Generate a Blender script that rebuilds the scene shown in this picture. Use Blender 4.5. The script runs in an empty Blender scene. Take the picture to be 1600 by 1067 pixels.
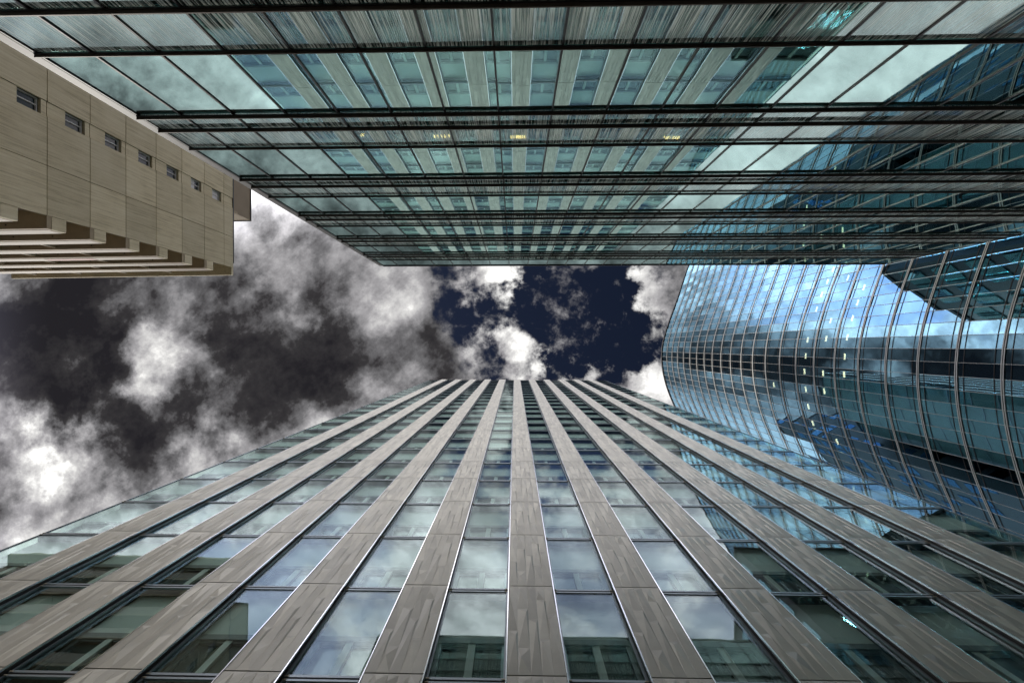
import bpy, math, random
from mathutils import Matrix, Vector
random.seed(7)
SC = bpy.context.scene
COL = SC.collection
F = 640.0                      # focal length in photo pixels (1600 px wide)
ZX, ZY = 804.5, 541.0          # where the zenith falls in the photo
CAMZ = 1.6
OX, OY = 13.0, 7.5             # lean of the lens axis from the zenith
# ---------------------------------------------------------------- camera
cam_d = bpy.data.cameras.new('camera'); cam = bpy.data.objects.new('camera', cam_d); COL.objects.link(cam)
cam_d.sensor_width = 36.0; cam_d.lens = F/1600*36.0
cam_d.shift_x = (800-(ZX-OX))/1600; cam_d.shift_y = -(533.5-(ZY-OY))/1600
cam_d.clip_start = 0.05; cam_d.clip_end = 4000
q = Vector((OX, OY, F)).normalized().rotation_difference(Vector((0, 0, 1)))
R = q.to_matrix()
cx, cu, cb = R @ Vector((1, 0, 0)), R @ Vector((0, -1, 0)), R @ Vector((0, 0, -1))
M = Matrix(((cx.x, cu.x, cb.x, 0), (cx.y, cu.y, cb.y, 0), (cx.z, cu.z, cb.z, CAMZ), (0, 0, 0, 1)))
cam.matrix_world = M
SC.camera = cam
# ---------------------------------------------------------------- exposure
SC.view_settings.view_transform = 'Standard'; SC.view_settings.look = 'None'
SC.view_settings.exposure = 1.9; SC.view_settings.gamma = 1.0; SC.view_settings.use_curve_mapping = False
SC.cycles.max_bounces = 8; SC.cycles.glossy_bounces = 5; SC.cycles.diffuse_bounces = 3
SC.cycles.transparent_max_bounces = 12; SC.cycles.caustics_reflective = False; SC.cycles.caustics_refractive = False
SC.cycles.use_denoising = True
# ---------------------------------------------------------------- node helper
class NT:
    def __init__(self, tree):
        self.t = tree; tree.nodes.clear()
    def n(self, typ, ins=None, **kw):
        nd = self.t.nodes.new(typ)
        for k, v in kw.items(): setattr(nd, k, v)
        for k, v in (ins or {}).items():
            s = nd.inputs[k]
            if isinstance(v, bpy.types.NodeSocket): self.t.links.new(v, s)
            else: s.default_value = v
        return nd
    def math(self, op, a, b=0.0, c=0.0, clamp=False):
        return self.n('ShaderNodeMath', {0: a, 1: b, 2: c}, operation=op, use_clamp=clamp).outputs[0]
    def vmath(self, op, a, b=(0, 0, 0)):
        nd = self.n('ShaderNodeVectorMath', {0: a, 1: b}, operation=op)
        return nd.outputs['Value'] if op in ('DISTANCE', 'LENGTH', 'DOT_PRODUCT') else nd.outputs[0]
    def noise(self, vec, scale, detail=4.0, rough=0.55, dist=0.0):
        return self.n('ShaderNodeTexNoise', {'Vector': vec, 'Scale': scale, 'Detail': detail, 'Roughness': rough, 'Distortion': dist})
    def ramp(self, fac, stops, interp='LINEAR'):
        nd = self.n('ShaderNodeValToRGB', {0: fac}); cr = nd.color_ramp; cr.interpolation = interp
        while len(cr.elements) < len(stops): cr.elements.new(0.5)
        for e, (p, c) in zip(cr.elements, stops): e.position = p; e.color = (*c, 1) if len(c) == 3 else c
        return nd.outputs[0]
    def mixc(self, fac, a, b, blend='MIX'):
        nd = self.n('ShaderNodeMix', {0: fac, 6: a, 7: b}, data_type='RGBA', blend_type=blend); return nd.outputs[2]
    def maprange(self, v, a, b, c=0.0, d=1.0, smooth=True):
        return self.n('ShaderNodeMapRange', {0: v, 1: a, 2: b, 3: c, 4: d}, interpolation_type='SMOOTHSTEP' if smooth else 'LINEAR').outputs[0]
# ---------------------------------------------------------------- sky
SUN_DIR = Vector((-744, 180, 640)).normalized()
world = bpy.data.worlds.new('World'); SC.world = world; world.use_nodes = True
W = NT(world.node_tree)
tc = W.n('ShaderNodeTexCoord')
sep = W.n('ShaderNodeSeparateXYZ', {0: tc.outputs['Generated']})
zc = W.math('MAXIMUM', sep.outputs[2], 0.10)
P = W.n('ShaderNodeCombineXYZ', {0: W.math('DIVIDE', sep.outputs[0], zc), 1: W.math('DIVIDE', sep.outputs[1], zc), 2: 0.37}).outputs[0]
wn = W.noise(P, 4.5, 9, 0.62)
wc = W.vmath('SUBTRACT', wn.outputs['Color'], (0.5, 0.5, 0.5))
Pw = W.vmath('MULTIPLY_ADD', wc, (0.42, 0.42, 0.0)); Pw.node.inputs[2].default_value = (0, 0, 0)
W.t.links.new(P, Pw.node.inputs[2])
def px(u, v): return ((u-ZX)/F, (v-ZY)/F, 0.37)
def blobs(lst, start):
    acc = start
    for (u, v, r, w) in lst:
        d = W.vmath('DISTANCE', Pw, px(u, v))
        acc = W.math('ADD', acc, W.maprange(d, 0.0, 1.6*r/F, w, 0.0))
    return acc
bright = [ # photo x, photo y, radius, weight: the layout of the cloud deck
 (119,475,95,-.40),(47,600,95,-.42),(130,630,60,-.30),(205,680,70,-.36),(342,545,70,-.30),(394,470,55,-.28),(451,585,75,-.38),
 (366,650,60,-.34),(560,556,75,-.30),(505,486,40,-.20),(690,560,45,-.22),(270,620,45,-.22),(30,510,70,-.25),(110,760,45,-.18),(330,440,60,-.15),
 (28,550,26,.20),(66,712,56,.52),(125,676,30,.30),(190,602,42,.40),(214,535,38,.30),(261,522,36,.22),(290,575,24,.15),(484,520,26,.25),(575,503,48,.20),
 (437,425,60,.12),(304,728,62,.36),(428,648,48,.20),(600,600,60,.18),(47,832,70,.34),(150,790,55,.22),(640,480,60,.10),(10,715,50,.25),(620,440,70,.10),
 (775,448,50,.50),(805,562,46,.50),(1000,440,80,.42),(1010,590,60,.48),(900,590,40,.35),(530,650,60,.22)]
fb1 = W.noise(P, 6.0, 10, 0.64, 0.15).outputs[0]
fb2 = W.noise(P, 17.0, 9, 0.66, 0.2).outputs[0]
Rr = W.vmath('LENGTH', W.vmath('MULTIPLY', P, (1, 1, 0)))
B = blobs(bright, 0.495)
B = W.math('MULTIPLY_ADD', W.math('SUBTRACT', fb1, 0.5), 1.25, B)
B = W.math('MULTIPLY_ADD', W.math('SUBTRACT', fb2, 0.5), 0.62, B)
# cloud outside the direct view, made paler and brighter to light the facades
PY = W.math('DIVIDE', sep.outputs[1], zc)
PX = W.math('DIVIDE', sep.outputs[0], zc)
gY = W.math('MULTIPLY_ADD', W.math('MINIMUM', PX, 0.0), 0.394, PY)
sideN = W.math('MULTIPLY', W.maprange(W.math('MULTIPLY', PY, -1.0), 0.21, 0.55), W.maprange(Rr, 0.85, 1.7, 1.0, 0.28))
sideP = W.maprange(gY, 0.07, 0.50, 0.0, 0.24)
side = W.math('MAXIMUM', sideN, sideP)
far = W.math('MULTIPLY', W.maprange(Rr, 1.15, 2.2), W.maprange(PY, -0.8, 0.3, 0.25, 1.0))
st = W.vmath('MULTIPLY', W.n('ShaderNodeVectorRotate', {0: P, 'Angle': math.radians(38)}, rotation_type='Z_AXIS').outputs[0], (1.6, 6.0, 1.0))
fb3 = W.noise(st, 2.0, 9, 0.64, 0.5).outputs[0]
B = W.math('MULTIPLY_ADD', W.math('SUBTRACT', fb3, 0.5), 0.55, B)
B = W.math('ADD', B, W.math('MULTIPLY', W.math('MAXIMUM', W.math('MULTIPLY', sideN, 0.48), W.math('MULTIPLY', sideP, 2.6)), W.math('SUBTRACT', W.math('MULTIPLY_ADD', sideP, 0.5, 0.58), B)))
cloud = W.ramp(B, [(0.0, (.016, .015, .018)), (0.24, (.036, .034, .036)), (0.45, (.145, .142, .148)), (0.68, (.36, .35, .36)), (0.88, (.66, .65, .64)), (1.0, (1.0, .99, .96))])
holes = [(738,500,62,-1.0),(845,460,72,-1.1),(905,505,90,-1.2),(960,525,75,-1.1),(870,575,46,-.8),(755,562,36,-.6),(930,455,50,-.7),(705,462,40,-.35),(955,575,30,-.4),
 (775,446,42,.9),(800,562,36,.9),(1010,432,62,.9),(1015,588,50,.9),(905,592,30,.6),(690,520,60,.3),(845,520,22,.3),(910,395,85,-1.0),(985,370,60,-.8),(700,380,50,-.7),(985,490,22,.35)]
C = blobs(holes, 0.9)
C = W.math('MINIMUM', W.math('MAXIMUM', C, 0.02), 1.0)
C = W.math('ADD', C, W.maprange(W.vmath('DISTANCE', P, px(870, 450)), 0.26, 0.45, 0.0, 1.5))
C = W.math('MULTIPLY_ADD', W.math('SUBTRACT', fb1, 0.5), 2.6, C)
C = W.math('MULTIPLY_ADD', W.math('SUBTRACT', fb2, 0.5), 2.4, C)
cover = W.maprange(C, 0.08, 0.92)
# second, broad field of gaps low in the sky, seen in reflections
gapn = W.noise(P, 2.1, 7, 0.6).outputs[0]
gap = W.math('MULTIPLY', W.maprange(gapn, 0.49, 0.60), W.math('MAXIMUM', side, far))
cover = W.math('MULTIPLY', cover, W.math('SUBTRACT', 1.0, W.math('MULTIPLY', gap, 0.60)))
nish = W.n('ShaderNodeTexSky', sky_type='NISHITA', sun_disc=False, sun_elevation=math.asin(SUN_DIR.z), sun_rotation=math.atan2(SUN_DIR.x, SUN_DIR.y), altitude=50)
deep = W.math('ADD', 0.030, W.math('ADD', W.math('MULTIPLY', side, .60), W.math('ADD', W.math('MULTIPLY', W.maprange(Rr, 0.34, 0.9), .25), W.maprange(W.math('MULTIPLY', PY, -1.0), 0.19, 0.34, 0.0, 0.30))))
blue = W.mixc(1.0, nish.outputs[0], W.n('ShaderNodeCombineColor', {0: deep, 1: deep, 2: W.math('MULTIPLY', deep, 1.25)}).outputs[0], 'MULTIPLY')
lift = W.math('ADD', 3.0, W.math('ADD', W.math('MULTIPLY', side, 33.0), W.math('MULTIPLY', far, 6.0)))  # added brightness in hidden sky directions, fill light for the walls
cl10 = W.mixc(1.0, cloud, W.n('ShaderNodeCombineColor', {0: lift, 1: lift, 2: lift}).outputs[0], 'MULTIPLY')
skyc = W.mixc(cover, blue, cl10)
bg = W.n('ShaderNodeBackground', {'Color': skyc, 'Strength': 0.10})
W.n('ShaderNodeOutputWorld', {0: bg.outputs[0]})
world.cycles.sampling_method = 'MANUAL'; world.cycles.sample_map_resolution = 512
# ---------------------------------------------------------------- sun behind thin cloud
sl = bpy.data.lights.new('sun', 'SUN'); sun = bpy.data.objects.new('sun', sl); COL.objects.link(sun)
sl.energy = 0.5; sl.angle = math.radians(10); sl.color = (1.0, .95, .86)
sun.rotation_euler = (-SUN_DIR).to_track_quat('-Z', 'Y').to_euler()
# ---------------------------------------------------------------- materials
MATS = {}
def mat(name):
    m = bpy.data.materials.new(name); m.use_nodes = True; MATS[name] = m
    return m, NT(m.node_tree)
def out(N, sh): N.n('ShaderNodeOutputMaterial', {0: sh})
def principled(name, col, rough=0.6, metal=0.0, var=0.12, scale=2.0, stretch=(1, 1, 1), bump=0.0, bscale=20.0, spec=0.5, island=0.0):
    m, N = mat(name)
    g = N.n('ShaderNodeNewGeometry').outputs['Position']
    v = N.vmath('MULTIPLY', g, stretch)
    nz = N.noise(v, scale, 6, 0.6).outputs[0]
    lo = tuple(c*(1-var) for c in col); hi = tuple(min(1, c*(1+var)) for c in col)
    c = N.ramp(nz, [(0.3, lo), (0.7, hi)])
    if island:
        tone = N.maprange(N.n('ShaderNodeNewGeometry').outputs['Random Per Island'], 0, 1, 1-island, 1+island, False)
        c = N.mixc(1.0, c, N.n('ShaderNodeCombineColor', {0: tone, 1: tone, 2: tone}).outputs[0], 'MULTIPLY')
    ins = {'Base Color': c, 'Roughness': rough, 'Metallic': metal, 'Specular IOR Level': spec}
    if bump:
        h = N.noise(v, bscale, 4, 0.6).outputs[0]
        ins['Normal'] = N.n('ShaderNodeBump', {'Height': h, 'Strength': bump, 'Distance': 0.01}).outputs[0]
    out(N, N.n('ShaderNodeBsdfPrincipled', ins).outputs[0]); return m
def glass(name, refl, trans, f0=0.30, f90=0.95, wav=0.02, wscale=0.8, rough=0.0, power=3.0):
    """coated facade glass: a tinted reflection over a tinted view into the building"""
    m, N = mat(name)
    g = N.n('ShaderNodeNewGeometry')
    h = N.noise(g.outputs['Position'], wscale, 2, 0.5).outputs[0]
    nb = N.n('ShaderNodeBump', {'Height': h, 'Strength': 1.0, 'Distance': wav}).outputs[0]
    lw = N.n('ShaderNodeLayerWeight', {'Blend': 0.5}).outputs['Facing']
    fac = N.math('MULTIPLY_ADD', N.math('POWER', lw, power), f90-f0, f0, clamp=True)
    gl = N.n('ShaderNodeBsdfGlossy', {'Color': (*refl, 1), 'Roughness': rough, 'Normal': nb}).outputs[0]
    tr = N.n('ShaderNodeBsdfTransparent', {'Color': (*trans, 1)}).outputs[0]
    out(N, N.n('ShaderNodeMixShader', {0: fac, 1: tr, 2: gl}).outputs[0]); return m
principled('stone', (.57, .545, .46), .50, .35, island=.15, var=.10, scale=1.2, bump=.12, bscale=60)
principled('reveal', (.10, .095, .09), .35, .4)
principled('joint', (.06, .045, .035), .8)
principled('bright_trim', (.85, .85, .86), .22, 1.0, var=.04)
principled('rail', (.30, .34, .36), .4, .6, var=.06)
principled('brown_gap', (.09, .055, .035), .6)
principled('brass_clip', (.62, .55, .40), .5, .2)
principled('spandrel_pale', (.74, .80, .77), .5, var=.06, scale=.5)
principled('inner_frame', (.24, .25, .26), .5, var=.08)
principled('inner_mullion', (.74, .78, .74), .5, var=.05)
principled('inner_dark', (.055, .07, .068), .12, var=.35, scale=.9, spec=.6)
principled('roof_dark', (.10, .10, .10), .8)
principled('fin_brown', (.060, .044, .033), .45, .3, var=.15)
principled('pale_metal', (.13, .125, .12), .5, .1, var=.04)
principled('mullion_black', (.022, .022, .022), .45)
principled('interior_dark', (.12, .19, .185), .8, var=.3, scale=.4)
principled('slab_grey', (.34, .42, .41), .8, var=.2, scale=.5)
principled('aluminium', (.74, .73, .71), .45, .2, var=.06)
principled('rail_dark', (.05, .045, .045), .5)
principled('interior_teal', (.04, .145, .19), .8, var=.5, scale=.35)
principled('window_dark', (.02, .026, .03), .15, var=.2, spec=.25)
principled('white_frame', (.85, .85, .83), .4, var=.03)
principled('balcony_brown', (.23, .165, .115), .7, var=.2, scale=1.5)
principled('balcony_red', (.33, .05, .04), .7)
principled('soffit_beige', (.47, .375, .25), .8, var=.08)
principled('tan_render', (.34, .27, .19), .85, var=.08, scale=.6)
principled('drain', (.02, .02, .02), .8)
principled('white_glare', (.8, .8, .82), .8)  # plain white standing in for a reflection on window glass
principled('asphalt', (.05, .05, .052), .9, var=.2, scale=3, bump=.3, bscale=80)
principled('paving', (.45, .43, .40), .85, var=.15, scale=2, bump=.2)
principled('dark_cladding', (.015, .024, .024), .45, .0, var=.3, scale=.4)
glass('office_glass', (.80, .90, .93), (.86, .93, .90), .055, .38, .003, .45, power=3.2)
glass('vision_glass', (.63, .87, .83), (.45, .60, .59), .47, .95, .0018, .5)
glass('tower_glass', (.37, .66, .85), (.62, .72, .74), .50, .96, .0035, .4)
glass('blue_glass', (.12, .24, .38), (.2, .3, .4), .45, .95, .01, .5)
def concrete():
    m, N = mat('concrete')
    g = N.n('ShaderNodeNewGeometry').outputs['Position']
    a = N.noise(N.vmath('MULTIPLY', g, (5.0, 5.0, .22)), 1.5, 7, .65).outputs[0]     # board-marked streaks
    b = N.noise(g, .45, 6, .6).outputs[0]
    f = N.noise(g, 14, 4, .6).outputs[0]
    v = N.math('ADD', N.math('MULTIPLY', a, .62), N.math('ADD', N.math('MULTIPLY', b, .3), N.math('MULTIPLY', f, .12)))
    c = N.ramp(v, [(.36, (.50, .42, .26)), (.50, (.75, .65, .435)), (.64, (.86, .77, .56))])
    isl = N.n('ShaderNodeNewGeometry').outputs['Random Per Island']
    tone = N.maprange(isl, 0, 1, .86, 1.08, False)
    c = N.mixc(1.0, c, N.n('ShaderNodeCombineColor', {0: tone, 1: tone, 2: tone}).outputs[0], 'MULTIPLY')
    bp = N.n('ShaderNodeBump', {'Height': a, 'Strength': .5, 'Distance': .02}).outputs[0]
    out(N, N.n('ShaderNodeBsdfPrincipled', {'Base Color': c, 'Roughness': .88, 'Normal': bp}).outputs[0])
concrete()
def frit():
    m, N = mat('frit_glass')
    geo = N.n('ShaderNodeNewGeometry'); g = geo.outputs['Position']
    a = N.noise(N.vmath('MULTIPLY', g, (30.0, 3.0, .5)), 1.0, 3, .6).outputs[0]     # fine printed strokes
    k = N.maprange(a, .45, .58, 0.0, 1.0)
    lw = N.n('ShaderNodeLayerWeight', {'Blend': .5}).outputs['Facing']
    fac = N.math('MULTIPLY_ADD', N.math('POWER', lw, 3.0), .50, .24, clamp=True)
    gl = N.n('ShaderNodeBsdfGlossy', {'Color': (.68, .88, .86, 1), 'Roughness': .02}).outputs[0]
    tr = N.n('ShaderNodeBsdfTransparent', {'Color': (.30, .42, .41, 1)}).outputs[0]
    ink = N.n('ShaderNodeBsdfDiffuse', {'Color': (.82, .90, .84, 1)}).outputs[0]
    under = N.n('ShaderNodeMixShader', {0: k, 1: tr, 2: ink}).outputs[0]
    fac2 = N.math('MULTIPLY', fac, N.math('SUBTRACT', 1.0, N.math('MULTIPLY', k, .40)))
    out(N, N.n('ShaderNodeMixShader', {0: fac2, 1: under, 2: gl}).outputs[0])
frit()
def emit(name, col, s):
    m, N = mat(name); out(N, N.n('ShaderNodeEmission', {0: (*col, 1), 1: s}).outputs[0])
emit('lamp_warm', (1.0, .42, .14), 7.0)
emit('lamp_pale', (1.0, .76, .44), 2.4)
# ---------------------------------------------------------------- mesh helper
class MB:
    def __init__(self): self.v = []; self.f = []; self.m = []; self.names = []
    def mi(self, name):
        if name not in self.names: self.names.append(name)
        return self.names.index(name)
    def poly(self, pts, m):
        i = len(self.v); self.v += [tuple(p) for p in pts]; self.f.append(tuple(range(i, i+len(pts)))); self.m.append(self.mi(m))
    def box(self, x0, x1, y0, y1, z0, z1, m, T=None):
        pts = [(x, y, z) for z in (z0, z1) for y in (y0, y1) for x in (x0, x1)]
        if T: pts = [T(p) for p in pts]
        i = len(self.v); self.v += pts; k = self.mi(m)
        for q in ((0, 2, 3, 1), (4, 5, 7, 6), (0, 1, 5, 4), (2, 6, 7, 3), (0, 4, 6, 2), (1, 3, 7, 5)):
            self.f.append(tuple(i+a for a in q)); self.m.append(k)
    def slab(self, a, b, c, d, n, t, m):
        """closed plate: quad a b c d pushed back along n by t"""
        A = [Vector(p) for p in (a, b, c, d)]; Bk = [p + n*t for p in A]
        i = len(self.v); self.v += [tuple(p) for p in A+Bk]; k = self.mi(m)
        for q in ((0, 1, 2, 3), (7, 6, 5, 4), (0, 4, 5, 1), (1, 5, 6, 2), (2, 6, 7, 3), (3, 7, 4, 0)):
            self.f.append(tuple(i+a for a in q)); self.m.append(k)
    def prism(self, pts, z0, z1, m, caps=True):
        n = len(pts); i = len(self.v); k = self.mi(m)
        self.v += [(p[0], p[1], z0) for p in pts] + [(p[0], p[1], z1) for p in pts]
        for j in range(n):
            self.f.append((i+j, i+(j+1) % n, i+n+(j+1) % n, i+n+j)); self.m.append(k)
        if caps:
            self.f.append(tuple(i+n+j for j in range(n))); self.m.append(k)
            self.f.append(tuple(i+j for j in reversed(range(n)))); self.m.append(k)
    def build(self, name, parent=None, loc=None):
        me = bpy.data.meshes.new(name); me.from_pydata(self.v, [], self.f)
        for nm in self.names: me.materials.append(MATS[nm])
        me.polygons.foreach_set('material_index', self.m); me.update()
        o = bpy.data.objects.new(name, me); COL.objects.link(o)
        if parent: o.parent = parent
        if loc: o.location = loc
        return o
def thing(name, label, cat, loc=(0, 0, 0), group=None):
    o = bpy.data.objects.new(name, None); COL.objects.link(o); o.location = loc; o.empty_display_size = .5
    o['label'] = label; o['category'] = cat
    if group: o['group'] = group
    return o
def dup(o, parent, loc):
    c = o.copy(); COL.objects.link(c); c.parent = parent; c.location = loc
    for ch in o.children:
        d = ch.copy(); COL.objects.link(d); d.parent = c
    return c
def Zc(h): return h + CAMZ       # height above the camera -> world height
# ================================================================ ground
g = MB(); g.poly([(-900, -900, -.02), (900, -900, -.02), (900, 900, -.02), (-900, 900, -.02)], 'asphalt')
o = g.build('ground'); o['kind'] = 'structure'
g = MB(); g.box(-60, 60, 4.6, 7.7, -.02, .12, 'paving'); g.box(-60, 60, -6.0, -3.4, -.02, .12, 'paving')
o = g.build('pavement'); o['kind'] = 'structure'
# ================================================================ striped stone and glass office tower (below the zenith)
D = 8.0; DS = 7.85; BAY = 3.43; XC = .52; SW = 1.43; FH = 3.656; Z0 = Zc(9.88)
XL, XR = -20.3, 21.3; KTOP = 24; DEPTH = 30
stripe_x = [XC + BAY*i for i in range(-5, 6)]
def FZ(k): return Z0 + FH*k
ROOF = FZ(23.75)
T1 = thing('striped_office_tower', 'tall office tower of grey folded stone stripes between columns of windows', 'office tower', (0, D, 0))
def L(mb, name, parent=T1):     # parts are modelled in world space, then shifted under the tower's base
    b = parent.location; mb.v = [(x-b.x, y-b.y, z-b.z) for x, y, z in mb.v]; return mb.build(name, parent)
w = MB()
w.box(XL+.10, XR-.10, D+.75, D+DEPTH, .0, ROOF-.6, 'slab_grey')          # body behind the glazing
w.box(XL+.10, XR-.10, D+.42, D+.74, .0, FZ(-2), 'stone')
L(w, 'wall')
w = MB()
for k in range(-2, 25):                                                   # slab edges closing the cavity
    z = min(FZ(k), ROOF-.25)
    w.box(XL+.06, XR-.06, D+.06, D+.74, z-.06, z+.06, 'joint')
L(w, 'floor_slab')
w = MB(); w.box(XL-.02, XR+.02, D-.02, D+DEPTH+.1, ROOF-.12, ROOF, 'roof_dark'); L(w, 'roof')
for sx, xx in ((-1, XL), (1, XR)):
    w = MB()
    for k in range(-2, 24):                                               # glazed end walls
        for j in range(8):
            y0 = D+.05 + j*3.4
            w.box(xx-.02, xx+.02, y0+.03, y0+3.37, FZ(k)+.05, min(FZ(k+1), ROOF-.15)-.05, 'office_glass')
        w.box(xx-.04, xx+.04, D+.05, D+DEPTH, FZ(k)-.045, FZ(k)+.045, 'rail')
    L(w, 'end_wall_glazing')
# folded stone panels
BX = [-.5, -.31, -.09, .10, .29, .5]
CELLS = [((0, .42, 1), (.82, .86), (.20, .70)), ((0, .24, .68, 1), (.25, .60), (.80, .88), (.30, .80)),
         ((0, .55, 1), (.78, .90), (.18, .84)), ((0, .33, .80, 1), (.22, .85), (.84, .90), (.30, .45)), ((0, .62, 1), (.15, .88), (.76, .72))]   # folds: apex of each cell
def pilaster_mesh():
    w = MB()
    for k in range(-3, KTOP):
        za, zb = FZ(k)+.018, min(FZ(k+1), ROOF+.30)-.018
        if za < 0: za = .02
        for j, cell in enumerate(CELLS):                                  # folded wedges, strip by strip
            xa, xb = BX[j]*SW, BX[j+1]*SW
            for q_, (ax, az) in enumerate(cell[1:]):
                z0, z1 = za+(zb-za)*cell[0][q_], za+(zb-za)*cell[0][q_+1]
                c = [(xa, DS, z0), (xb, DS, z0), (xb, DS, z1), (xa, DS, z1)]
                ap = (xa+(xb-xa)*ax, DS-.036, z0+(z1-z0)*az)
                for e_ in range(4): w.poly([c[e_], c[(e_+1) % 4], ap], 'stone')
        w.box(-SW/2, SW/2, DS+.005, DS+.06, za, zb, 'stone')
    w.box(-SW/2+.012, SW/2-.012, DS+.06, D+.40, 0, ROOF+.26, 'reveal')
    w.v = [(x, y-D, z) for x, y, z in w.v]
    return w
first = None
for x in stripe_x:
    if first is None:
        first = pilaster_mesh().build('pilaster', T1, (x, 0, 0))
        for s in (-1, 1):
            e = MB(); e.box(s*(SW/2+.016)-.014, s*(SW/2+.016)+.014, DS-D-.02, DS-D+.035, 0, ROOF+.24, 'bright_trim'); e.build('edge_trim', first)
    else: dup(first, T1, (x, 0, 0))
# windows: frame > pane, spandrel_panel, casement
GW = BAY - SW
def window_meshes(x0, x1):
    hw = (x1-x0)/2; H = FH
    fr = MB()
    fr.box(-hw, hw, .0, .07, .03, .10, 'rail'); fr.box(-hw, hw, .0, .07, H-.085, H-.025, 'rail')
    for s in (-1, 1): fr.box(s*(hw-.03)-.03, s*(hw-.03)+.03, .002, .07, .10, H-.085, 'rail')
    fr.box(-hw, hw, .03, .08, -.025, .03, 'brown_gap')
    for s in (-1, 1):
        for z in (.045, H-.07): fr.box(s*(hw-.05)-.05, s*(hw-.05)+.05, -.012, .0, z, z+.03, 'brass_clip')
    pn = MB(); pn.box(-hw+.06, hw-.06, .025, .045, .10, H-.085, 'office_glass')
    sp = MB(); sp.box(-hw+.02, hw-.02, .30, .36, H*.50, H-.07, 'spandrel_pale')
    ca = MB()
    ca.box(-hw+.02, hw-.02, .27, .36, H*.50-.20, H*.50-.004, 'inner_frame')
    ca.box(-hw+.02, hw-.02, .40, .46, .07, H*.50-.20, 'inner_dark')
    ca.box(-.10, .10, .30, .398, .07, H*.50-.202, 'inner_mullion')
    for s in (-1, 1): ca.box(s*(hw-.08)-.06, s*(hw-.08)+.06, .31, .398, .07, H*.50-.202, 'rail')
    ca.box(-hw+.14, hw-.14, .33, .398, H*.50-.27, H*.50-.203, 'inner_frame')
    return fr, pn, sp, ca
bays = [((XL+.04 + stripe_x[0]-SW/2)/2, stripe_x[0]-SW/2-(XL+.04))]
bays += [((a+b)/2, GW) for a, b in zip(stripe_x[:-1], stripe_x[1:])]
bays += [((stripe_x[-1]+SW/2+XR-.04)/2, XR-.04-stripe_x[-1]-SW/2)]
allw = []
for bi, (bx, bw) in enumerate(bays):
    for k in range(-2, KTOP): allw.append((math.hypot(bx, D)+FZ(k) + (0 if k >= -1 else 99), bi, k))
allw.sort()
protos = {}
stuffW = MB()
def merge(dst, src, off, sz=1.0):
    i = len(dst.v); dst.v += [(x+off[0], y+off[1], z*sz+off[2]) for x, y, z in src.v]
    mp = [dst.mi(n) for n in src.names]
    dst.f += [tuple(i+a for a in f) for f in src.f]; dst.m += [mp[a] for a in src.m]
for n, (dst, bi, k) in enumerate(allw):
    bx, bw = bays[bi]
    key = round(bw, 3)
    if n < 100:
        if key not in protos:
            ms = window_meshes(-bw/2+.03, bw/2-.03)
            o = ms[0].build('window', T1, (bx, 0, FZ(k)))
            for nm, mb in zip(('pane', 'spandrel_panel', 'casement'), ms[1:]): mb.build(nm, o)
            protos[key] = o
        else: dup(protos[key], T1, (bx, 0, FZ(k)))
    else:
        sz = 1.0 if k < 23 else .72
        for mb in window_meshes(-bw/2+.03, bw/2-.03): merge(stuffW, mb, (bx, 0, FZ(k)), sz)
o = stuffW.build('window', T1); o['kind'] = 'stuff'
# ================================================================ glass office building with dark fins (above the zenith)
DT = 6.3; TXL, TXR = -10.3, 28.3; TROOF = Zc(31.85); TA = Zc(7.40); TP = 4.18; TB, TCc = 1.12, 3.50; MX0, MSP = -.44, 1.44
T2 = thing('finned_glass_building', 'green glass office building with dark horizontal fins and printed stripes', 'office building', (0, -DT, 0))
w = MB()
w.box(TXL+.25, TXR-.25, -DT-18, -DT-4.5, 0, TROOF-.3, 'interior_dark')
L(w, 'wall', T2)
w = MB()
for k in range(-2, 7):
    z0, z1 = TA+TP*k-.62, TA+TP*k-.02
    if z1 < 1 or z0 > TROOF: continue
    w.box(TXL+.12, TXR-.12, -DT-4.45, -DT-.14, z0, min(z1, TROOF-.05), 'slab_grey')
L(w, 'floor_slab', T2)
w = MB(); w.box(TXL, TXR, -DT-18.1, -DT+.06, TROOF-.10, TROOF, 'mullion_black'); L(w, 'roof', T2)
w = MB()
for xx in (TXL, TXR):
    w = MB()
    for k in range(-2, 6):
        zb = TA+TP*k
        for j in range(6):
            y1 = -DT-.06-j*3.0
            w.box(xx-.015, xx+.015, y1-2.95, y1, max(.3, zb+.04), min(zb+TP-.04, TROOF-.12), 'vision_glass')
        w.box(xx-.04, xx+.04, -DT-18, -DT-.02, zb-.04, zb+.04, 'mullion_black')
    L(w, 'end_wall_glazing', T2)
w = MB(); w.box(TXL-.30, TXL-.045, -DT-.5, -DT+.01, 0, TROOF, 'pale_metal'); L(w, 'edge_pier', T2)
xs = [TXL+.03]
kx = math.ceil((TXL+.25-MX0)/MSP)
while MX0+MSP*kx < TXR-.25: xs.append(MX0+MSP*kx); kx += 1
xs.append(TXR-.03)
mproto = None
for x in xs:
    if mproto is None:
        e = MB(); e.box(-.022, .022, -.06, .03, 0, TROOF-.104, 'mullion_black'); mproto = e.build('mullion', T2, (x, 0, 0))
    else: dup(mproto, T2, (x, 0, 0))
zrows = []
for k in range(-2, 7):
    zb = TA+TP*k
    zrows += [(zb, zb+TB, 'fritted_pane', 'frit_glass'), (zb+TB, zb+TCc, 'vision_pane', 'vision_glass'), (zb+TCc, zb+TP, 'fritted_pane', 'frit_glass')]
panes = []
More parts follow.
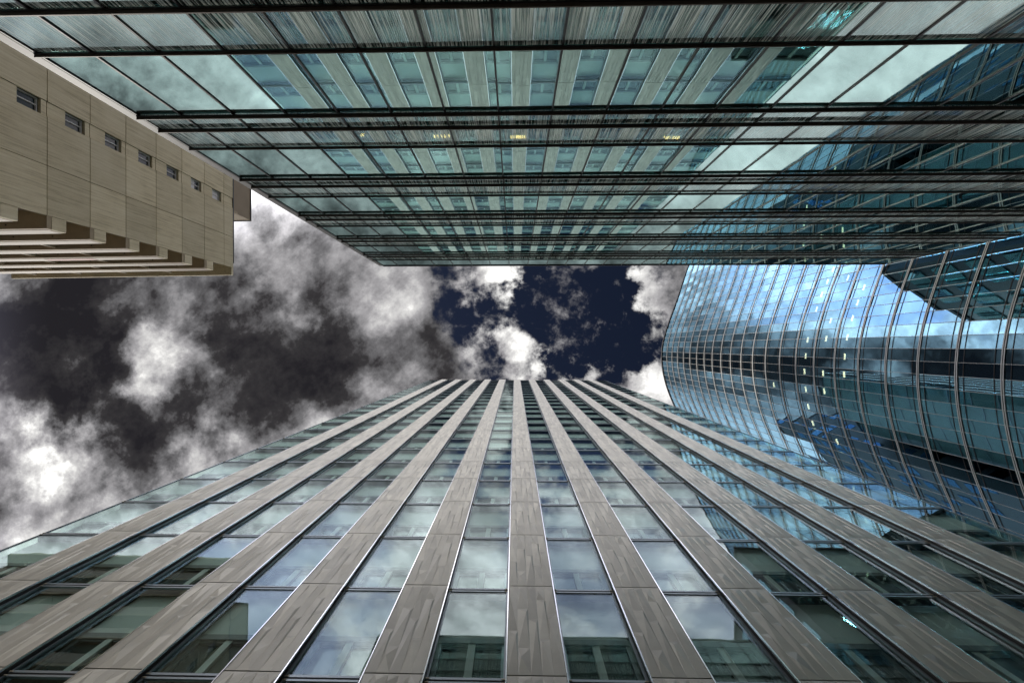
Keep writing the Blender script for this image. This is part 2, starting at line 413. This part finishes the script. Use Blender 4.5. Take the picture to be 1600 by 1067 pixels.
for (za, zb, nm, m) in zrows:
    if zb < .3 or za > TROOF-.3: continue
    za = max(za, .2); zb = min(zb, TROOF-.12)
    for a, b in zip(xs[:-1], xs[1:]):
        z = (za+zb)/2-CAMZ; xm = (a+b)/2
        u, v = ZX+F*xm/max(z, .5), ZY-F*DT/max(z, .5)
        seen = -40 < u < 1640 and -30 < v and z > 1
        panes.append((0 if seen else 1, z+abs(xm)*.2, a, b, za, zb, nm, m))
panes.sort()
cnt = {}; rest = {}
for (_, _, a, b, za, zb, nm, m) in panes:
    cnt[nm] = cnt.get(nm, 0)+1
    hw, hh = (b-a)/2-.012, (zb-za)/2-.012
    jit = random.uniform(-.0025, .0025), random.uniform(-.002, .002)
    pts = [(sx*hw, sx*hw*jit[0]+sz*hh*jit[1], sz*hh) for sx, sz in ((-1, -1), (1, -1), (1, 1), (-1, 1))]
    mb = MB() if cnt[nm] <= 100 else rest.setdefault(nm, MB())
    off = Vector(((a+b)/2, 0, (za+zb)/2)) if cnt[nm] > 100 else Vector((0, 0, 0))
    mb.slab(*[Vector(p)+off for p in pts], Vector((0, -1, 0)), .02, m)
    if cnt[nm] <= 100: mb.build(nm, T2, ((a+b)/2, 0, (za+zb)/2))
for nm, mb in rest.items():
    o = mb.build(nm, T2); o['kind'] = 'stuff'
# horizontal fins standing off the glass on brackets
for k in range(-2, 7):
    for dz, th, dp in ((0, .026, .072), (TB, .018, .050), (TCc, .026, .072)):
        z = TA+TP*k+dz
        if z < 1 or z > TROOF-.4: continue
        e = MB(); e.box(TXL-.03, TXR+.05, .052, .052+dp, 0, th, 'fin_brown')
        o = e.build('fin', T2, (0, 0, z))
        br = MB()
        for x in xs: br.box(x-.008, x+.008, .041, .0515, .005, th-.005, 'mullion_black')
        br.box(TXL-.02, TXR+.02, .022, .05, -.02, .02, 'mullion_black')       # transom behind the fin
        br.build('bracket', o)
# ================================================================ concrete tower with balconies (left)
CX = -32.6; CH = 2.9; CRO = Zc(46.7); YAW = -.012
T3 = thing('concrete_apartment_tower', 'beige concrete tower with one column of small windows and stacked balconies', 'apartment tower', (CX, -8.2, 0))
T3.rotation_euler = (0, 0, YAW)
def CZ(n): return CRO - 1.5 - CH*n            # joint n below the roof (0 = topmost joint)
def Y3(y): return y + 8.2
def part3(mb, name, parent=T3): return mb.build(name, parent)
NFL = 16
w = MB()
YE = Y3(-46.0); G = .026
cols = [(YE, Y3(-34.0)), (Y3(-34.0), Y3(-26.0)), (Y3(-26.0), Y3(-21.6)), (Y3(-21.6), Y3(-17.1)), (Y3(-16.05), Y3(-12.6)), (Y3(-12.6), Y3(-9.1))]
zj = [0.0] + [CZ(n) for n in range(NFL-1, -1, -1)] + [CRO]
zj = [z for z in zj if z >= 0]
w.box(-26, -.40, YE, Y3(-9.6), 0, CRO-.05, 'joint'); w.box(-.39, -.137, YE, Y3(-17.1), 0, CRO-.06, 'joint'); w.box(-.39, -.137, Y3(-16.05), Y3(-9.6), 0, CRO-.06, 'joint')                       # core behind the panels
for (ya, yb) in cols:
    for z0, z1 in zip(zj[:-1], zj[1:]): w.box(-.135, random.uniform(-.004, .004), ya+G, yb-G, z0+G, z1-G, 'concrete')
part3(w, 'wall')
# recessed band with the window column
yw0, yw1 = Y3(-17.1)+.005, Y3(-16.05)-.005
wins = []
for z0, z1 in zip(zj[:-1], zj[1:]):
    w = MB()
    if z1-z0 < 2: w.box(-.396, -.05, yw0, yw1, z0+G, z1-G, 'concrete'); part3(w, 'infill_panel'); continue
    wz0, wz1 = z0+.41*CH, z0+.87*CH
    w.box(-.396, -.05, yw0, yw1, z0+G, wz0-.01, 'concrete'); part3(w, 'infill_panel')
    w = MB(); w.box(-.396, -.05, yw0, yw1, wz1+.03, z1-G, 'concrete'); part3(w, 'infill_panel')
    wins.append((wz0, wz1))
made = []; wp = None
for (wz0, wz1) in reversed(wins):
    if wp is None:
        e = MB(); h = wz1-wz0; yw = (yw1-yw0)/2
        for s in (-1, 1): e.box(-.38, -.22, s*(yw-.04)-.04, s*(yw-.04)+.04, 0, h, 'white_frame')
        e.box(-.38, -.22, -yw+.08, yw-.08, 0, .07, 'white_frame'); e.box(-.38, -.22, -yw+.08, yw-.08, h-.12, h-.05, 'white_frame')
        e.box(-.37, -.23, -.025, .025, .07, h-.12, 'white_frame')
        wp = e.build('window', T3, (0, (yw0+yw1)/2, wz0))
        e = MB(); e.box(-.376, -.33, -yw+.08, yw-.08, .07, h-.12, 'window_dark'); e.build('pane', wp)
        made.append(wp)
    else: made.append(dup(wp, T3, (0, (yw0+yw1)/2, wz0)))
for o, fr_ in zip(made[:2], (.95, .60)):                                  # white panels imitate the bright reflection in the two upper windows
    e = MB(); e.box(-.328, -.305, -yw+.09, yw-.09, .08, (h-.13)*fr_, 'white_glare'); e.build('glare_panel', o)
# balcony side: slab, front parapet, end return with an opening
yb0, yb1 = Y3(-9.1), Y3(-8.2)
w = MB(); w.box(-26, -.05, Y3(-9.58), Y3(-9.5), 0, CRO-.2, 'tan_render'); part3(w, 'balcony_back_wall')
w = MB(); w.box(-26, -.02, Y3(-9.6), yb1, CRO-.30, CRO-.0, 'concrete'); w.box(-26.0, .02, YE, Y3(-9.61), CRO-.04, CRO+.12, 'roof_dark'); part3(w, 'roof')
bp = None
for n in range(0, NFL-1):
    z = CZ(n)-CH*0
    zbase = CZ(n+1)
    if zbase < 0: break
    if bp is None or n in (2, 5):
        e = MB()
        e.box(-26, -.02, Y3(-9.49), yb1-.0, 0, .30, 'soffit_beige')                       # slab, its soffit seen from below
        e.box(-26, -.30, yb1-.12, yb1+.02, .305, 1.22, 'balcony_brown')  # front parapet
        e.box(-.29, 0, yb0+.006, yb1, .305, 1.22, 'concrete')                              # end return
        for j in range(8): e.box(-3.0-j*3.1, -2.9-j*3.1, yb1-.34, yb1-.24, -.012, .006, 'drain')
        if n == 2: e.box(-11, -6.5, yb1+.023, yb1+.04, .5, 1.1, 'balcony_red')
        o = e.build('balcony', T3, (0, 0, zbase))
        for j in range(5):
            e = MB()
            xj = -6.0 - j*5.2 - (n % 3)*.7
            e.box(xj-.08, xj+.08, Y3(-9.48), yb1-.13, .31, CH-.02, 'soffit_beige')
            e.build('partition', o)
        if bp is None: bp = o
    else: dup(bp, T3, (0, 0, zbase))
w = MB(); w.box(-9, -.35, Y3(-26), Y3(-15.7), CRO+.125, CRO+3.6, 'tan_render'); w.box(-9.05, -.28, Y3(-26.05), Y3(-15.62), CRO+3.605, CRO+3.75, 'roof_dark')
w.box(-.348, -.30, Y3(-15.95), Y3(-15.72), CRO+.13, CRO+1.2, 'soffit_beige'); part3(w, 'stair_overrun')
# ================================================================ curved glass tower (right)
SP = .1985; TH = 127.0; EFH = 4.0
pxs = [(480,-520),(430,-400),(372,-300),(325,-228),(292,-172),(269.5,-124),(253,-75),(236.5,-29),(229.8,-4),(228,18),(230.3,41),(237,67),(247.5,93),(252,105)]
ctrl = [Vector((x*SP, y*SP)) for x, y in pxs]
def spline(pts, n=16):
    r = []
    for i in range(len(pts)-1):
        p0 = pts[max(0, i-1)]; p1 = pts[i]; p2 = pts[i+1]; p3 = pts[min(len(pts)-1, i+2)]
        for j in range(n):
            t = j/n; r.append(.5*((2*p1)+(p2-p0)*t+(2*p0-5*p1+4*p2-p3)*t*t+(3*p1-p0-3*p2+p3)*t**3))
    r.append(pts[-1]); return r
dense = spline(ctrl)
ln = [0.0]
for a, b in zip(dense[:-1], dense[1:]): ln.append(ln[-1]+(b-a).length)
def at(s):
    s = min(max(s, 0), ln[-1])
    for i in range(len(ln)-1):
        if s <= ln[i+1]:
            t = (s-ln[i])/max(1e-9, ln[i+1]-ln[i]); return dense[i].lerp(dense[i+1], t)
    return dense[-1]
NC = round(ln[-1]/1.42)
node = [at(ln[-1]*i/NC) for i in range(NC+1)]
def nrm(i):
    a = node[max(0, i-1)]; b = node[min(NC, i+1)]; d = (b-a).normalized(); return Vector((-d.y, d.x))
NR = [nrm(i) for i in range(NC+1)]
if NR[NC-4].x > 0: NR = [-n for n in NR]                                  # outward = towards the street
base = node[NC-9]
T4 = thing('curved_glass_tower', 'tall blue glass tower with a rounded nose and pale floor bands', 'office tower', (base.x, base.y, 0))
def off(i, d): p = node[i]+NR[i]*d; return (p.x, p.y)
def outline(d):
    a = [off(i, d) for i in range(NC+1)]
    ex = [(node[-1].x+45, node[-1].y+4), (node[-1].x+95, node[-1].y-40), (node[0].x+40, node[0].y-10)]
    return a + ex
EZ = [Zc(TH)-EFH*k for k in range(32)]                                     # floor bands, top first
w = MB(); w.prism(outline(-3.2), 0, Zc(TH)-.4, 'interior_teal'); L(w, 'core', T4)
w = MB()
a = outline(-.12)
for z in EZ[1:]:
    if z-.4 > 0: w.prism(a, z-.30, z+.12, 'interior_teal')
L(w, 'floor_slab', T4)
w = MB(); w.prism(outline(.16), Zc(TH)-.02, Zc(TH)+.55, 'rail_dark'); L(w, 'roof', T4)
w = MB()
for i in (NC,):
    p = node[NC]; ex = Vector((node[-1].x+45, node[-1].y+4))
    d = (ex-p).normalized(); n = Vector((-d.y, d.x))
    for z0, z1 in zip(EZ[1:], EZ[:-1]):
        for j in range(12):
            a_, b_ = p+d*(j*3.6+.05), p+d*(j*3.6+3.55)
            w.slab((a_.x, a_.y, z0+.05), (b_.x, b_.y, z0+.05), (b_.x, b_.y, z1-.05), (a_.x, a_.y, z1-.05), Vector((-n.x, -n.y, 0)), .03, 'tower_glass')
L(w, 'end_wall_glazing', T4)
# floor bands: two pale rails round a dark groove, dark seals above and below
def ring(w, d0, d1, z0, z1, m, i0=0, i1=None):
    i1 = NC if i1 is None else i1
    k = w.mi(m); b = len(w.v)
    for i in range(i0, i1+1):
        for d, z in ((d0, z0), (d1, z0), (d1, z1), (d0, z1)):
            x, y = off(i, d); w.v.append((x, y, z))
    n = i1-i0
    for j in range(n):
        for q in range(4):
            a0, a1 = b+4*j+q, b+4*j+(q+1) % 4
            w.f.append((a0, a1, a1+4, a0+4)); w.m.append(k)
    w.f.append((b, b+1, b+2, b+3)); w.m.append(k); w.f.append((b+4*n+3, b+4*n+2, b+4*n+1, b+4*n)); w.m.append(k)
def band_mesh():
    w = MB()
    ring(w, .005, .05, -.13, -.045, 'aluminium'); ring(w, .0, .025, -.045, .045, 'rail_dark'); ring(w, .005, .05, .045, .13, 'aluminium')
    ring(w, -.02, .012, .64, .69, 'rail_dark'); ring(w, -.02, .012, -.69, -.64, 'rail_dark')
    w.v = [(x-base.x, y-base.y, z) for x, y, z in w.v]; return w
bo = None
for z in EZ[1:]:
    if z < 1.5: continue
    if bo is None: bo = band_mesh().build('floor_band', T4, (0, 0, z))
    else: dup(bo, T4, (0, 0, z))
# vertical glazing bars
for i in range(NC+1):
    p, n = node[i], NR[i]; t = Vector((-n.y, n.x))
    e = MB(); c = [p+n*.002-t*.018-p, p+n*.002+t*.018-p, p+n*.026+t*.018-p, p+n*.026-t*.018-p]
    e.prism([(v.x, v.y) for v in c], 0, Zc(TH)-.03, 'aluminium')
    e.build('glazing_bar', T4, (p.x-base.x, p.y-base.y, 0))
tp = []
for fi, (z0, z1) in enumerate(zip(EZ[1:], EZ[:-1])):
    for i in range(NC):
        m_ = (node[i]+node[i+1])/2; z = (z0+z1)/2-CAMZ
        u, v = ZX+F*m_.x/max(z, 1), ZY+F*m_.y/max(z, 1)
        vis = u < 1610 and v > 385 and m_.y < m_.x*.375 and z > 4
        tp.append((0 if vis else 1, z, i, max(z0, .1), z1))
tp.sort(); restT = MB()
for n, (_, _, i, z0, z1) in enumerate(tp):
    a, b = node[i], node[i+1]; nn = ((NR[i]+NR[i+1])/2).normalized()
    tilt = random.uniform(-.05, .05); sk = random.uniform(-.022, .022)
    c0 = (a+b)/2; pts = []
    for p, s in ((a, -1), (b, 1)):
        q_ = p + (c0-p).normalized()*.012; pts.append((q_, s))
    (pa, sa), (pb, sb) = pts
    def V(p, s, z, tz): qd = nn*(tilt*tz*1.0 + sk*s*.5 - .03); return Vector((p.x+qd.x, p.y+qd.y, z))
    quad = [V(pa, sa, z0+.01, -.5), V(pb, sb, z0+.01, -.5), V(pb, sb, z1-.01, .5), V(pa, sa, z1-.01, .5)]
    mb = MB() if n < 100 else restT
    o_ = Vector((c0.x, c0.y, z0)) if n < 100 else Vector((base.x, base.y, 0))
    mb.slab(*[p-o_ for p in quad], Vector((-nn.x, -nn.y, 0)), .025, 'tower_glass')
    if n < 100: mb.build('glass_pane', T4, (c0.x-base.x, c0.y-base.y, z0))
o = restT.build('glass_pane', T4); o['kind'] = 'stuff'
# ================================================================ neighbours that show only as reflections
def block(name, label, x0, x1, y0, y1, h, clad, pane, bw, fh, fill):
    t = thing(name, label, 'office block', ((x0+x1)/2, (y0+y1)/2, 0)); hx, hy = (x1-x0)/2, (y1-y0)/2
    w = MB(); w.box(-hx, hx, -hy, hy, 0, h, clad); w.build('wall', t)
    w = MB(); w.box(-hx-.1, hx+.1, -hy-.1, hy+.1, h+.01, h+.5, 'roof_dark'); w.build('roof', t)
    w = MB()
    nf = int(h/fh)
    for sx, n, a, hh in ((0, int(2*hx/bw), hx, hy), (1, int(2*hy/bw), hy, hx)):
        for sg in (-1, 1):
            for k in range(nf):
                for j in range(n):
                    if random.random() > fill: continue
                    c = -a+bw*(j+.5); z0, z1 = fh*k+.9, fh*k+fh-.5; h0, h1 = sorted((sg*(hh+.01), sg*(hh+.07)))
                    if sx == 0: w.box(c-bw*.40, c+bw*.40, h0, h1, z0, z1, pane)
                    else: w.box(h0, h1, c-bw*.40, c+bw*.40, z0, z1, pane)
    o = w.build('window', t); o['kind'] = 'stuff'
block('dark_office_block', 'dark office block with scattered blue windows, mirrored low in the curved tower', -45, 30, 40, 100, 126, 'dark_cladding', 'blue_glass', 2.6, 3.6, .42)
block('green_glass_block', 'dark green glass block mirrored in the upper right of the curved tower', 30.8, 46.5, -31, -12.2, Zc(58), 'dark_cladding', 'vision_glass', 1.5, 3.9, .95)
# ================================================================ lamps seen through the glass
def ray(u, v):                                                             # photo pixel -> plan direction per metre of height
    d = R @ Vector((u-(ZX-OX), v-(ZY-OY), F)); return d.x/d.z, d.y/d.z
def lamp(name, label, cat, loc, rot, lx, ly, m, group):
    t = thing(name, label, cat, loc, group); t.rotation_euler = (0, 0, rot)
    e = MB(); e.box(-lx/2-.02, lx/2+.02, -ly/2-.02, ly/2+.02, .02, .08, 'aluminium'); e.build('housing', t)
    e = MB(); e.box(-lx/2, lx/2, -ly/2, ly/2, .0, .018, m); e.build('diffuser', t)
for (u, v, lab) in ((690, 213, 'warm strip lamp behind the fritted glass, second from the left of its row'), (810, 214, 'warm strip lamp behind the fritted glass, nearest the middle of the row'),
                    (1050, 215, 'warm strip lamp behind the fritted glass, at the right end of the row'), (566, 211, 'small warm lamp behind the fritted glass, at the left end of its row')):
    dx, dy = ray(u, v); y = -DT-.75; z = y/dy
    lamp('strip_lamp', lab, 'ceiling lamp', (dx*z, y, Zc(z)), 0, .52 if u > 600 else .12, .09, 'lamp_warm', 'warm lamps inside the finned building')
tl = [(1302,421),(1293,440),(1325,434),(1284,460),(1350,449),(1340,473),(1276,483),(1298,501),(1332,497),(1262,531),(1291,529),(1324,527),(1259,556),(1320,557),(1257,580),
      (1286,583),(1319,585),(1259,608),(1288,611),(1263,635),(1270,661),(1308,690),(1599,470),(1586,654),(1594,697),(1209,601)]
for j, (u, v) in enumerate(tl):
    dx, dy = ray(u, v)
    best = None
    for z in [e-CAMZ-.45 for e in EZ[1:]][::-1]:
        if z < 10: continue
        p = Vector((dx*z, dy*z))
        i = min(range(NC+1), key=lambda k: (node[k]-p).length)
        if (p-node[i]).dot(NR[i]) < -.35: best = (p, i, z); break
    p, i, z = best; n = NR[i]
    lamp('ceiling_lamp', 'pale lamp in the curved tower, %d percent across, %d percent down the photo' % (round(u/16), round(v/10.67)), 'ceiling lamp',
         (p.x, p.y, Zc(z)), math.atan2(n.x, -n.y), .85, .24, 'lamp_pale', 'lit lamps inside the curved tower')
